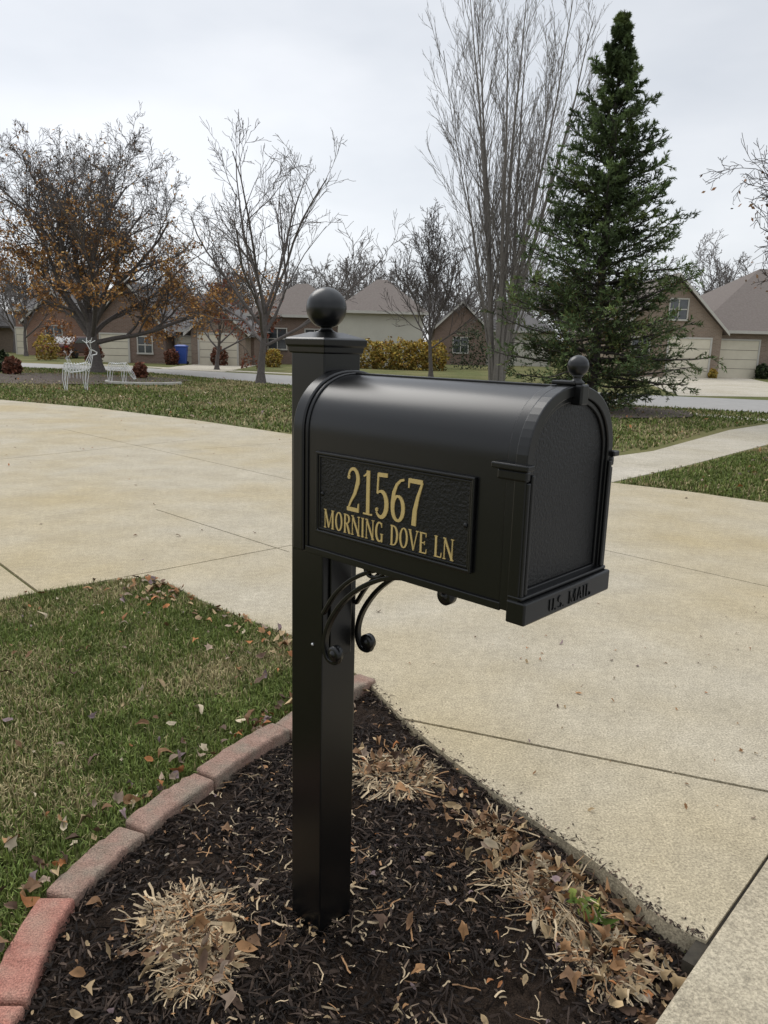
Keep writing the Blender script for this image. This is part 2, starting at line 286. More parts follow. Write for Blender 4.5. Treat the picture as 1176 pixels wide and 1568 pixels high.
PB=[.30,.14,.03,.24,.15,.08,.04,.02]
addl(scatter(bed,85),zb,.023,p=PB); addl(scatter(bed,480),zb,.009,p=PB)
t=rng.random(250); e=np.stack([.26+.42*t-rng.gamma(2,.032,250),1.99-.52*t+rng.normal(0,.055,250)],-1); e=e[inpoly(e[:,0],e[:,1],bed)]
addl(e,lambda x,y:zbed(x,y)+.016+rng.uniform(0,.02,len(x)),.021,p=PB,flat=.7)
addl(gauss(.03,2.17,.07,.05,45,bed),lambda x,y:zbed(x,y)+.03,.020,p=PB,flat=.7)
addl(gauss(-.40,1.38,.09,.06,60,bed),lambda x,y:zbed(x,y)+.03,.022,p=PB,flat=.7)
addl(gauss(.56,1.40,.09,.09,120,bed),zb,.022,p=PB,flat=.6)
cli=np.array(cl); t=rng.random(150)*(len(cli)-1.01); i=t.astype(int); e=cli[i]+(cli[i+1]-cli[i])*(t-i)[:,None]; e[:,0]-=.06+rng.gamma(1.5,.035,len(e)); addl(e,.012,.024,flat=.5)
addl(scatter(lawn,150),.018,.027,flat=.45); addl(scatter(lawn,280),.014,.012,flat=.5)
le=np.array([(-1.33,4.03),(-1.15,3.90),(-.97,3.70),(-.68,3.44),(-.41,3.22),(-.2,2.96)]); t=rng.random(120)*4.99; i=t.astype(int); e=le[i]+(le[i+1]-le[i])*(t-i)[:,None]-np.abs(rng.normal(0,.12,(120,1)))*np.array([[.7,.7]]); addl(e,.016,.026,p=[.15,.3,.2,.1,.05,.1,.05,.05])
addl(scatter([(-6,15),(-6,6),(-1.9,3.7),(-.05,2.8),(.1,2.5),(.5,1.9),(1.1,1.85),(4,5),(2.3,7.6)],70),.003,.018); addl(scatter([(.3,2.3),(.7,1.7),(1.2,2),(3,4),(1,4),(0,3)],80),.003,.008)
addl(gauss(.9,2.5,.5,.6,14),.003,.014)
addl(scatter(ml,1000),.03,.045,flat=.5); addl(scatter(rl,150),.03,.035,flat=.5)
addl(gauss(-1.0,1.25,.16,.12,46,None),.018,.028,p=[.1,.35,.3,.1,.02,.05,.04,.04])
LC=np.array([[.22,.26,.05],[.34,.33,.08],[.13,.20,.04]]); addl(gauss(.52,1.55,.03,.03,16,bed),lambda x,y:zbed(x,y)+.03,.024,flat=.6,star=0)
o=0;VV=[];FF=[];CC=[]
for v,f,c in LS: VV.append(v);FF.append(f+o);CC.append(c);o+=len(v)
fast('fallen_leaves',np.concatenate(VV),3,M_col,np.concatenate(CC),F=np.concatenate(FF))
# ---------------------------------------------------------------- dead ornamental grass tufts
def tuft(name,cx,cy,rad,n,hgt,flop=1.,wm=1.):
    az=rng.uniform(0,2*np.pi,n); r=rad*np.sqrt(rng.random(n)); b=np.stack([cx+r*np.cos(az),cy+r*np.sin(az),zbed(cx+r*np.cos(az),cy+r*np.sin(az))],-1)
    az2=az+rng.normal(0,1.1,n); d=np.stack([np.cos(az2),np.sin(az2),rng.uniform(.1,1.0,n)],-1); m=6; P=[b]; d=norm(d); L_=hgt*rng.uniform(.3,1.15,n)
    for k in range(m-1):
        P.append(P[-1]+d*(L_/(m-1))[:,None]); d=norm(d+rng.normal(0,.33,(n,3))+np.array([0,0,-.34*flop]))
    P=np.stack(P,1); P[:,:,2]=np.maximum(P[:,:,2],zbed(P[:,:,0],P[:,:,1])+.006+rng.uniform(0,.012,(n,1)))
    s=norm(np.stack([-np.sin(az2),np.cos(az2),rng.normal(0,.5,n)],-1))*(rng.uniform(.0008,.0026,n)*wm)[:,None]
    V=[]
    for k in range(m-1): V.append(np.stack([P[:,k]-s,P[:,k]+s,P[:,k+1]+s,P[:,k+1]-s],1))
    V=np.stack(V,1); c=np.array([.52,.40,.25])*rng.uniform(.35,1.2,(n,1)); c=c*np.where(rng.random((n,1))<.25,np.array([[.75,.55,.42]]),1)
    fast(name,V,4,M_grass,np.repeat(c,(m-1)*4,0))
tuft('dead_grass_clump',-.43,1.50,.085,800,.095,1.3,1.2); tuft('dead_grass_clump',-.37,1.36,.06,380,.085,1.3); tuft('dead_grass_clump',.06,2.14,.11,560,.10,1.2,1.2)
tuft('dead_grass_clump',.44,1.62,.08,340,.11); tuft('dead_grass_clump',.52,1.44,.07,300,.10); tuft('dead_grass_clump',.34,1.68,.04,60,.12,.5)
tuft('dead_grass_clump',.33,1.86,.05,90,.10,.6); tuft('dead_grass_clump',-.13,1.62,.2,70,.07); tuft('dead_grass_clump',.1,1.35,.45,300,.06,1.6); tuft('dead_grass_clump',-.3,2.0,.3,200,.055,1.6)
# ---------------------------------------------------------------- MAILBOX
mb=empty('mailbox',(-.123,1.52,0),math.atan2(-.682,.731))
box('post',-.0485,.0485,-.0485,.0485,-.12,1.289,M_black,mb,.003)
def frustum(name,levels,mat,parent,bevel=.0015):
    V=[];F=[]
    for h,z in levels: V+=[(-h,-h,z),(h,-h,z),(h,h,z),(-h,h,z)]
    for k in range(len(levels)-1):
        for j in range(4): F.append((4*k+j,4*k+(j+1)%4,4*k+4+(j+1)%4,4*k+4+j))
    F.append((3,2,1,0)); n=4*(len(levels)-1); F.append((n,n+1,n+2,n+3))
    return mk(name,V,F,mat,parent,bevel=bevel)
frustum('post_cap',[(.0500,1.284),(.0525,1.287),(.0535,1.296),(.0570,1.300),(.0580,1.311),(.0540,1.314),(.0230,1.325)],M_black,mb,.0012)
def lathe(name,prof,mat,parent,loc=(0,0,0),seg=40,axis='Z'):
    V=[];F=[];n=len(prof)
    for i in range(seg):
        a=2*math.pi*i/seg
        for r,z in prof:
            p=(r*math.cos(a),r*math.sin(a),z)
            if axis=='Y': p=(p[0],p[2],p[1])
            V.append(p)
    for i in range(seg):
        for k in range(n-1): F.append((i*n+k,((i+1)%seg)*n+k,((i+1)%seg)*n+k+1,i*n+k+1))
    o=mk(name,V,F,mat,parent,smooth=True,loc=loc)
    bm=bmesh.new(); bm.from_mesh(o.data); bmesh.ops.remove_doubles(bm,verts=bm.verts,dist=1e-6); bmesh.ops.recalc_face_normals(bm,faces=bm.faces); bm.to_mesh(o.data); bm.free()
    return o
def ballprof(r,z,a0=-80,n=20,neck=[]): 
    return neck+[(r*math.cos(math.radians(a)),z+r*math.sin(math.radians(a))) for a in np.linspace(a0,90,n)]
lathe('ball_finial',ballprof(.0395,1.371,-62,24,[(.0001,1.322),(.024,1.322),(.023,1.325),(.016,1.327),(.0125,1.330),(.0115,1.334),(.0165,1.3365)]),M_black,mb)
def arch(hw,z0,zs,zt,n=28,pw=2.15):
    P=[(-hw,z0),(-hw,zs)]
    for i in range(1,n):
        a=math.pi*(1-i/n); c,s=math.cos(a),math.sin(a)
        P.append((hw*math.copysign(abs(c)**(2/pw),c),zs+(zt-zs)*abs(s)**(2/pw)))
    P+=[(hw,zs),(hw,z0)]; return P
def extr(name,P,x0,x1,mat,parent,bevel=0,caps=True):
    n=len(P); V=[(x0,y,z) for y,z in P]+[(x1,y,z) for y,z in P]; F=[(i,(i+1)%n,n+(i+1)%n,n+i) for i in range(n)]
    if caps: F+=[tuple(range(n))[::-1],tuple(range(n,2*n))]
    o=mk(name,V,F,mat,parent,bevel=bevel)
    for p in o.data.polygons: p.use_smooth=len(p.vertices)==4
    o.data.set_sharp_from_angle(angle=math.radians(30)) if hasattr(o.data,'set_sharp_from_angle') else None
    return o
ZB,ZS,ZT=.922,1.142,1.247
extr('box_body',arch(.119,ZB,ZS,ZT,48),.074,.532,M_black,mb)
extr('rear_collar',arch(.127,ZB-.004,ZS,ZT+.008),.0495,.078,M_black,mb,.003)
extr('rear_lip',arch(.1225,ZB-.002,ZS,ZT+.0035),.078,.086,M_black,mb,.002)
extr('front_band',arch(.1225,ZB-.003,ZS,ZT+.0035),.522,.540,M_black,mb,.002)
box('ridge_bead',.087,.521,-.004,.004,ZT-.001,ZT+.0035,M_black,mb,.0015)
box('base_rail',.08,.525,-.1235,-.1192,.917,.930,M_black,mb,.0015)
box('base_rail_far',.08,.525,.1192,.1235,.917,.930,M_black,mb,.0015)
def ring(name,Po,Pi,x0,x1,mat,parent,bevel=.0015):
    n=len(Po); V=[(x0,y,z) for y,z in Po]+[(x1,y,z) for y,z in Po]+[(x0,y,z) for y,z in Pi]+[(x1,y,z) for y,z in Pi]; F=[]
    for i in range(n):
        j=(i+1)%n; F+=[(i,j,n+j,n+i),(2*n+i,3*n+i,3*n+j,2*n+j),(n+i,n+j,3*n+j,3*n+i),(i,2*n+i,2*n+j,j)]
    return mk(name,V,F,mat,parent,bevel=bevel)
extr('door_back',arch(.118,.925,ZS,ZT-.006),.5395,.549,M_black,mb)
ring('door_rim',arch(.1285,.915,ZS,ZT+.004),arch(.112,.946,ZS-.002,ZT-.013),.540,.560,M_black,mb,.002)
ring('door_inner_rim',arch(.1115,.9465,ZS-.002,ZT-.0135),arch(.104,.953,ZS-.003,ZT-.021),.545,.556,M_black,mb,.0015)
extr('door_panel',arch(.1035,.9535,ZS-.003,ZT-.0215),.547,.5515,M_hammer,mb)
box('door_lip',.541,.574,-.131,.131,.906,.9415,M_black,mb,.003)
box('door_lip_step',.541,.566,-.129,.129,.942,.948,M_black,mb,.002)
for sg,nm in((-1,'near'),(1,'far')):
    y0,y1=sorted((sg*.1195,sg*.138))
    box('hinge_ledge_'+nm,.505,.568,y0,y1,1.134,1.143,M_black,mb,.002)
    y0,y1=sorted((sg*.1195,sg*.1315))
    box('hinge_cove_'+nm,.512,.563,y0,y1,1.118,1.1335,M_black,mb,.003)
    y0,y1=sorted((sg*.1195,sg*.1265)); box('corner_pilaster_'+nm,.541,.564,y0,y1,.943,1.117,M_black,mb,.002)
    y0,y1=sorted((sg*.112,sg*.1192)); box('door_reed_'+nm,.5603,.5655,y0,y1,.949,1.128,M_black,mb,.002)
box('door_latch',.553,.572,-.011,.011,1.222,1.253,M_black,mb,.003)
box('latch_bridge',.520,.560,-.014,.014,1.2512,1.2575,M_black,mb,.002)
lathe('door_knob',ballprof(.0160,1.2795,-60,16,[(.0001,1.252),(.011,1.252),(.011,1.256),(.007,1.259),(.006,1.263),(.0085,1.2655)]),M_black,mb,loc=(.556,0,0),seg=28)
box('flag_arm',.20,.50,.1245,.1275,1.150,1.160,M_black,mb,.001); box('flag_blade',.20,.27,.1245,.1275,1.1605,1.215,M_black,mb,.001)
lathe('flag_pivot',[(.0001,.134),(.009,.134),(.010,.131),(.010,.12)],M_black,mb,loc=(.49,0,1.155),axis='Y',seg=16)
px0,px1,pz0,pz1=.112,.470,.962,1.113
def frame(name,x0,x1,z0,z1,w,y0,y1,mat,bev=.0015):
    Po=[(x0,z0),(x1,z0),(x1,z1),(x0,z1)]; Pi=[(x0+w,z0+w),(x1-w,z0+w),(x1-w,z1-w),(x0+w,z1-w)]
    V=[(x,y0,z) for x,z in Po]+[(x,y1,z) for x,z in Po]+[(x,y0,z) for x,z in Pi]+[(x,y1,z) for x,z in Pi]; F=[];n=4
    for i in range(4):
        j=(i+1)%4; F+=[(i,j,n+j,n+i),(2*n+i,3*n+i,3*n+j,2*n+j),(n+i,n+j,3*n+j,3*n+i),(i,2*n+i,2*n+j,j)]
    return mk(name,V,F,mat,mb,bevel=bev)
frame('plate_frame',px0,px1,pz0,pz1,.006,-.1192,-.1265,M_black,.002)
frame('plate_frame_inner',px0+.0065,px1-.0065,pz0+.0065,pz1-.0065,.004,-.1192,-.1240,M_black,.001)
box('plate_panel',px0+.010,px1-.010,-.1222,-.1193,pz0+.010,pz1-.010,M_hammer,mb)
for k,x in enumerate((px0+.016,px1-.016)): lathe('plate_screw_%d'%k,[(.0001,-.1255),(.0025,-.125),(.0042,-.1235),(.0042,-.1221)],M_hammer,mb,loc=(x,0,1.036),axis='Y',seg=14)
for k,(x,z) in enumerate(((.022,.897),(.020,.690))): lathe('post_screw_%d'%k,[(.0001,-.0520),(.002,-.0516),(.0034,-.0500),(.0034,-.0484)],M_steel,mb,loc=(x,0,z),axis='Y',seg=14)
# ---- letters
def arc(cx,cy,rx,ry,a0,a1,n=14): return [(cx+rx*math.cos(math.radians(a)),cy+ry*math.sin(math.radians(a))) for a in np.linspace(a0,a1,n)]
T=.10;t_=.042;sf=.035
def W(n,f): return [f(i/(n-1)) for i in range(n)]
def stem(x,w=T,s=.085): return [([(x,0),(x,1)],[w,w]),([(x-s,.017),(x+s,.017)],[sf,sf]),([(x-s,.983),(x+s,.983)],[sf,sf])]
def oval(cx,cy,rx,ry,th=T,tn=.05,n=33): return (arc(cx,cy,rx,ry,0,360,n),[tn+(th-tn)*abs(math.cos(2*math.pi*i/(n-1))) for i in range(n)])
G={}
G['1']=([([(.22,0),(.22,.99)],[T,T]),([(.08,.017),(.36,.017)],[sf,sf]),([(.22,.965),(.17,.90),(.08,.85)],[.06,.05,.03])],.40)
G['2']=([(arc(.24,.745,.155,.225,165,-25,16),W(16,lambda s:.05+.065*s**1.2)),([(.385,.66),(.30,.42),(.17,.22),(.09,.05)],[.11,.085,.055,.045]),([(.05,.045),(.40,.045)],[.09,.09]),([(.41,.0),(.425,.20)],[.05,.03]),(arc(.105,.77,.02,.02,0,350,9),[.05]*9)],.48)
G['5']=([([(.11,.945),(.39,.955)],[.09,.09]),([(.115,.98),(.095,.53)],[.045,.045]),([(.095,.53)]+arc(.205,.305,.175,.285,115,-140,20),[.04]+W(20,lambda s:.04+.075*math.sin(math.pi*min(1,s*1.05)))),(arc(.085,.17,.018,.02,0,350,9),[.05]*9)],.46)
G['6']=([oval(.235,.29,.155,.265),([(.40,.93),(.30,.90),(.19,.80),(.11,.62),(.08,.40),(.08,.28)],[.05,.055,.07,.09,.1,.1])],.47)
G['7']=([([(.05,.94),(.43,.94)],[.095,.095]),([(.06,.98),(.045,.78)],[.05,.03]),([(.425,.93),(.31,.62),(.235,.32),(.215,0)],[.05,.08,.11,.12])],.46)
G['M']=(stem(.10,t_,.08)+stem(.66,T,.09)+[([(.11,.99),(.37,.06)],[T,T*.9]),([(.37,.04),(.63,.98)],[t_,t_])],.80)
G['N']=(stem(.09,t_,.08)+stem(.52,t_,.08)+[([(.09,.98),(.52,.02)],[T,T])],.63)
G['O']=([oval(.27,.5,.20,.475)],.56)
G['I']=(stem(.13),.28)
G['R']=(stem(.13)+[([(.13,.965),(.24,.965)]+arc(.27,.745,.15,.22,85,-85,12)+[(.13,.51)],[.045,.045]+W(12,lambda s:.045+.055*math.sin(math.pi*s))+[.045]),([(.26,.52),(.36,.28),(.44,.02)],[.08,.1,.09]),([(.40,.017),(.52,.017)],[sf,sf])],.54)
G['D']=(stem(.13)+[([(.13,.965),(.22,.965)]+arc(.25,.5,.22,.465,88,-88,18)+[(.13,.035)],[.045,.045]+W(18,lambda s:.045+.06*math.sin(math.pi*s))+[.045])],.57)
G['G']=([(arc(.28,.5,.205,.475,48,318,24),W(24,lambda s:.05+.06*math.sin(math.pi*s))),([(.44,.0),(.44,.40)],[.09,.09]),([(.35,.40),(.52,.40)],[sf,sf]),([(.42,.98),(.43,.74)],[.04,.03])],.60)
G['V']=([([(.06,.98),(.29,.02)],[T,T*.7]),([(.29,.02),(.50,.98)],[t_,t_]),([(-.02,.983),(.15,.983)],[sf,sf]),([(.42,.983),(.58,.983)],[sf,sf])],.57)
G['E']=(stem(.13)+[([(.13,.975),(.42,.975)],[.045,.045]),([(.13,.51),(.34,.51)],[.045,.045]),([(.13,.025),(.44,.025)],[.045,.045]),([(.42,.99),(.42,.80)],[.04,.03]),([(.34,.60),(.34,.42)],[.03,.03]),([(.44,.01),(.45,.22)],[.04,.03])],.52)
G['L']=(stem(.13)+[([(.13,.025),(.43,.025)],[.045,.045]),([(.43,.01),(.45,.25)],[.045,.03])],.50)
G['U']=([([(.12,.98),(.12,.30)]+arc(.28,.28,.16,.25,180,360,12)+[(.44,.98)],[T,T]+[T]*6+[t_+.02]*6+[t_])],.56)
G['S']=([(arc(.24,.73,.15,.23,40,250,14)+arc(.24,.27,.16,.24,80,-140,14),W(28,lambda s:.05+.05*math.sin(math.pi*s)))],.48)
G['A']=([([(.04,.0),(.27,1)],[t_,t_]),([(.27,1),(.48,0)],[T,T]),([(.12,.34),(.42,.34)],[t_,t_])],.54)
G['.']=([([(.08,0),(.08,.1)],[.1,.1])],.2)
def text(name,s,x0,x1,z0,h,y,th,mat,plane='side'):
    adv=[.32 if c==' ' else G[c][1]+.02 for c in s]; sx=(x1-x0)/sum(adv); V=[];F=[];cx=0
    for c,a in zip(s,adv):
        if c!=' ':
            for st,(P,Wd) in enumerate(G[c][0]):
                P=np.array(P,float); d=np.gradient(P,axis=0); d=d/np.linalg.norm(d,axis=1)[:,None]; nr=np.stack([-d[:,1],d[:,0]],1)
                w=np.array(Wd)[:,None]/2
                A=P+nr*w; B=P-nr*w; yy=y-th-(st%6)*.00012; k=len(V); n=len(P)
                for Q,yv in((A,yy),(B,yy),(A,y),(B,y)):
                    for p in Q: 
                        X_=x0+(cx+p[0])*sx; Z_=z0+p[1]*h
                        V.append((X_,yv,Z_) if plane=='side' else (-yv,X_,Z_))
                for i in range(n-1):
                    F+=[(k+i,k+i+1,k+n+i+1,k+n+i),(k+i,k+2*n+i,k+2*n+i+1,k+i+1),(k+n+i,k+n+i+1,k+3*n+i+1,k+3*n+i)]
                F+=[(k,k+n,k+3*n,k+2*n),(k+n-1,k+3*n-1,k+4*n-1,k+2*n-1)]
        cx+=a
    me=bpy.data.meshes.new(name); me.from_pydata(V,[],F); me.materials.append(mat); o=bpy.data.objects.new(name,me); link(o,mb); return o
text('house_number','21567',.190,.370,1.0165,.078,-.1222,.0016,M_gold)
text('street_name','MORNING DOVE LN',.133,.436,.9745,.0345,-.1222,.0014,M_gold)
text('us_mail_lettering','U.S. MAIL',-.065,.065,.913,.020,-.5741,.0015,M_black,'door')
# ---- brackets
def sweep(name,P,w,h,mat,parent,y):
    P=catm(P,6); d=np.gradient(P,axis=0); d/=np.linalg.norm(d,axis=1)[:,None]; nr=np.stack([-d[:,1],d[:,0]],1)
    V=[];F=[];n=len(P)
    for p,q in zip(P,nr):
        for a,b in((-1,-1),(1,-1),(1,1),(-1,1)): c=p+q*a*h/2; V.append((c[0],y+b*w/2,c[1]))
    for i in range(n-1):
        for j in range(4): F.append((4*i+j,4*i+(j+1)%4,4*i+4+(j+1)%4,4*i+4+j))
    F+=[(0,1,2,3),(4*n-1,4*n-2,4*n-3,4*n-4)]
    return mk(name,V,F,mat,parent,bevel=.0018)
for y,nm in((-.047,'near'),(.047,'far')):
    sweep('bracket_arch_'+nm,[(.100,.690),(.092,.672),(.070,.672),(.058,.692),(.060,.725),(.078,.765),(.115,.812),(.165,.852),(.225,.882),(.290,.896),(.335,.896),(.362,.886)],.013,.009,M_black,mb,y)
    sweep('bracket_rib_'+nm,[(.050,.765),(.085,.815),(.130,.856),(.185,.886),(.235,.900),(.29,.914)],.010,.008,M_black,mb,y)
    sweep('bracket_curl_'+nm,[(.235,.905),(.205,.880),(.180,.876),(.168,.890),(.176,.903),(.188,.898)],.010,.006,M_black,mb,y)
    for k,(x,z,r) in enumerate(((.088,.690,.0165),(.366,.884,.0165),(.182,.891,.007))):
        lathe('bracket_scroll_%s_%d'%(nm,k),[(.0001,-.013),(r*.35,-.012),(r*.45,-.009),(r*.6,-.009),(r,-.007),(r,.007),(r*.6,.009),(.0001,.012)],M_black,mb,loc=(x,y,z),axis='Y',seg=24)
box('support_plate',.0495,.44,-.055,.055,.9085,.9175,M_black,mb,.002)
box('bracket_backplate',.0487,.0545,-.030,.030,.66,.905,M_black,mb,.002)
# ---------------------------------------------------------------- TREES
def grow(st,d,ln,r0,m,jit,trop,tip=.35,sag=0):
    P=[st]; n=len(st); T_=[d]
    for i in range(1,m):
        d=norm(d+jit*rng.standard_normal((n,3))+np.array([0,0,trop])); P.append(P[-1]+d*(ln/(m-1))[:,None]); T_.append(d)
    P=np.stack(P,1); R=r0[:,None]*(1-(1-tip)*np.linspace(0,1,m))[None]; return P,R,np.stack(T_,1)
def kids(P,R,Tn,ln,k,t0,t1,ang,ratio,taper=.5,rr=.6,angv=.2,flatz=1.):
    n,m,_=P.shape; t=(t0+(t1-t0)*(np.arange(k)[None]+rng.random((n,k)))/k); f=t*(m-1); i=np.minimum(f.astype(int),m-2); fr=(f-i)[...,None]; ar=np.arange(n)[:,None]
    st=P[ar,i]*(1-fr)+P[ar,i+1]*fr; tn=Tn[ar,i+1]; rd=R[ar,i]*(1-fr[...,0])+R[ar,i+1]*fr[...,0]
    pr=rng.standard_normal((n,k,3)); pr[...,2]*=flatz; pr=norm(pr-tn*(pr*tn).sum(-1,keepdims=True)); a=ang+rng.normal(0,angv,(n,k,1))
    d=norm(tn*np.cos(a)+pr*np.sin(a)); L2=ln[:,None]*ratio*(1-taper*(t-t0)/(t1-t0))*rng.uniform(.7,1.25,(n,k))
    return st.reshape(-1,3),d.reshape(-1,3),L2.ravel(),(rd*rr).ravel()
def tubes(lst,sides):
    VV=[];FF=[];o=0
    for (P,R),s in zip(lst,sides):
        n,m,_=P.shape; T_=np.gradient(P,axis=1); T_=norm(T_); ref=np.where(np.abs(T_[...,2:3])>.9,np.array([1.,0,0]),np.array([0,0,1.])); a=norm(np.cross(T_,ref)); b=np.cross(T_,a)
        th=np.arange(s)*2*np.pi/s; V=P[:,:,None]+(a[:,:,None]*np.cos(th)[:,None]+b[:,:,None]*np.sin(th)[:,None])*R[:,:,None,None]
        id=np.arange(n*m*s).reshape(n,m,s)+o; nx_=np.roll(id,-1,2); F=np.stack([id[:,:-1],nx_[:,:-1],nx_[:,1:],id[:,1:]],-1).reshape(-1,4); VV.append(V.reshape(-1,3)); FF.append(F); o+=n*m*s
    return np.concatenate(VV),np.concatenate(FF)
def baretree(name,base,trunkh,r,limbs,limblen,mat,levels,ang0=(1.1,.3),trop=.06,lean=(0,0),leaf=None,parent=None,minr=.005,t0=.5):
    st=np.array([[base[0],base[1],-.05]]); d=norm(np.array([[lean[0],lean[1],1.]])); P,R,T_=grow(st,d,np.array([trunkh]),np.array([r]),7,.05,.1,.55)
    R[0,0]*=1.5
    L=[(P,R)];sd=[9]; ln=np.array([limblen/1.0])
    tt=np.linspace(t0,1.,limbs); azs=np.arange(limbs)*2.4+rng.normal(0,.25,limbs); an=np.linspace(ang0[0],ang0[1],limbs)+rng.normal(0,.08,limbs)
    f=tt*6; i=np.minimum(f.astype(int),5); fr=(f-i)[:,None]; s=P[0,i]*(1-fr)+P[0,i+1]*fr
    d=np.stack([np.cos(azs)*np.sin(an),np.sin(azs)*np.sin(an),np.cos(an)],-1); l=limblen*rng.uniform(.85,1.12,limbs); rr=r*.55*(1-.35*tt)
    for li,(k,ratio,ang,jit,m) in enumerate(levels):
        P,R,T_=grow(s,d,l,np.maximum(rr,minr),m,jit,trop,.3); R=np.maximum(R,minr); L.append((P,R)); sd.append(6 if li<1 else (4 if li<2 else 3))
        if k: s,d,l,rr=kids(P,R,T_,l,k,.18,1.,ang,ratio,.35,.6)
    V,F=tubes(L,sd)
    e=parent or empty(name)
    fast(name+'_branches',V,4,mat,F=F,parent=e,smooth=True)
    if leaf:
        n,cols,size,zr,side=leaf; P=L[-1][0]; pts=P[:,1:].reshape(-1,3); wgt=np.clip((zr[1]-pts[:,2])/(zr[1]-zr[0]),0,1)**1.2+.02
        nz=np.array([mnoise.noise((a*.9,b*.9,c*.9)) for a,b,c in pts]); wgt*=np.clip(.5+nz*1.6,.05,2)
        if side is not None: wgt*=side(pts)
        pts=pts[rng.choice(len(pts),n,p=wgt/wgt.sum())]+rng.normal(0,.07,(n,3)); a=norm(rng.standard_normal((n,3)));b=norm(np.cross(a,rng.standard_normal((n,3)))); sz=size*rng.uniform(.5,1.2,(n,1))
        V=np.stack([pts-a*sz,pts-b*sz*.55,pts+a*sz,pts+b*sz*.55],1); c=np.array(cols)[rng.integers(0,len(cols),n)]*rng.uniform(.6,1.2,(n,1))
        fast(name+'_leaves',V,4,M_col,np.repeat(c,4,0),parent=e)
    return e
ORG=[(.50,.25,.07),(.42,.21,.07),(.56,.33,.11),(.32,.17,.08)]
baretree('oak_tree',(-11.61,30.5),2.4,.25,13,5.3,M_bark,[(9,.55,.65,.12,8),(8,.5,.65,.16,6),(6,.5,.7,.2,5),(3,.6,.7,.22,4),(0,0,0,.25,3)],(1.15,.2),.05,leaf=(15000,ORG,.068,(1.5,6.3),lambda p:np.where(p[:,0]<-10,1.,.45)),minr=.0065)
baretree('maple_tree',(-4.25,25.5),2.5,.14,10,4.8,M_bark,[(6,.50,.6,.09,8),(5,.5,.6,.12,6),(4,.5,.6,.15,5),(0,0,0,.2,4)],(1.15,.25),.06,minr=.0065,lean=(.08,0))
baretree('small_maple_tree',(-8.4,37.5),1.8,.11,8,3.2,M_bark,[(6,.5,.6,.12,6),(6,.5,.6,.15,5),(4,.5,.7,.2,4),(0,0,0,.2,3)],(1.,.25),.06,leaf=(1500,[(.26,.07,.045),(.28,.12,.06)],.09,(1.8,5),None),minr=.009)
baretree('young_tree',(1.95,34.4),2.6,.10,10,3.6,M_bark,[(8,.5,.5,.1,7),(6,.5,.6,.14,5),(5,.5,.6,.15,4),(0,0,0,.2,3)],(.9,.15),.08,minr=.009)
baretree('young_tree',(-26,55),2.6,.13,8,4.0,M_bark,[(7,.5,.5,.1,7),(5,.5,.6,.14,5),(0,0,0,.2,3)],(.8,.2),.08,minr=.014)
baretree('lawn_tree',(7.9,12.6),2.7,.12,13,3.1,M_barkd,[(8,.5,.6,.12,8),(6,.5,.65,.16,6),(5,.5,.7,.2,5),(0,0,0,.2,4)],(1.25,.2),.045,leaf=(600,[(.24,.12,.06),(.30,.18,.10)],.05,(1.8,6),None),minr=.005,t0=.75)
# tall multi-stem clump
cb=empty('clump_tree'); n=14; az=np.arange(n)*2.4+rng.normal(0,.2,n); tl=np.linspace(.05,.34,n)+rng.normal(0,.02,n)
st=np.stack([4.45+.24*np.cos(az),31+.24*np.sin(az),np.full(n,-.05)],-1); d=norm(np.stack([np.cos(az)*tl*.35,np.sin(az)*tl*.35,np.ones(n)],-1)); ln=rng.uniform(13,17.5,n)*(1-.25*tl/.36)
P=[st];dd=d;Ts=[d]
for i in range(1,15):
    tgt=norm(np.stack([np.cos(az)*tl,np.sin(az)*tl,np.ones(n)],-1)); dd=norm(dd*.68+tgt*.32+rng.normal(0,.024,(n,3))); P.append(P[-1]+dd*(ln/14)[:,None]); Ts.append(dd)
P=np.stack(P,1); T_=np.stack(Ts,1); R=rng.uniform(.05,.12,n)[:,None]*(1-.9*np.linspace(0,1,15))[None]; R=np.maximum(R,.012)
L=[(P,R)];sd=[7]
s,d,l,rr=kids(P,R,T_,ln,22,.16,.98,.42,.27,.55,.5,.12); P,R,T_=grow(s,d,l,np.maximum(rr*.8,.010),7,.05,.10,.3); R=np.maximum(R,.007); L.append((P,R));sd.append(4)
s,d,l,rr=kids(P,R,T_,l,7,.15,.98,.42,.45,.4,.5,.1); P,R,T_=grow(s,d,l,np.full(len(s),.007),5,.08,.1,.6); L.append((P,R));sd.append(3)
s,d,l,rr=kids(P,R,T_,l,3,.2,.98,.4,.5,.4,.5,.1); P,R,T_=grow(s,d,l,np.full(len(s),.006),4,.08,.1,.6); L.append((P,R));sd.append(3)
V,F=tubes(L,sd); fast('stems',V,4,M_barkl,F=F,parent=cb,smooth=True)
# distant tree mass
dt=empty('distant_trees')
for i in range(50):
    x=-62+i*2.6+rng.uniform(-1.3,1.3); y=rng.uniform(66,95)
    baretree('far_tree_%d'%i,(x,y),3.0,.2,9,rng.uniform(3.8,6.6),M_barkf,[(7,.5,.6,.12,5),(6,.5,.65,.16,4),(5,.5,.7,.2,3),(0,0,0,.2,2)],(1.,.2),.07,parent=dt,minr=.018)
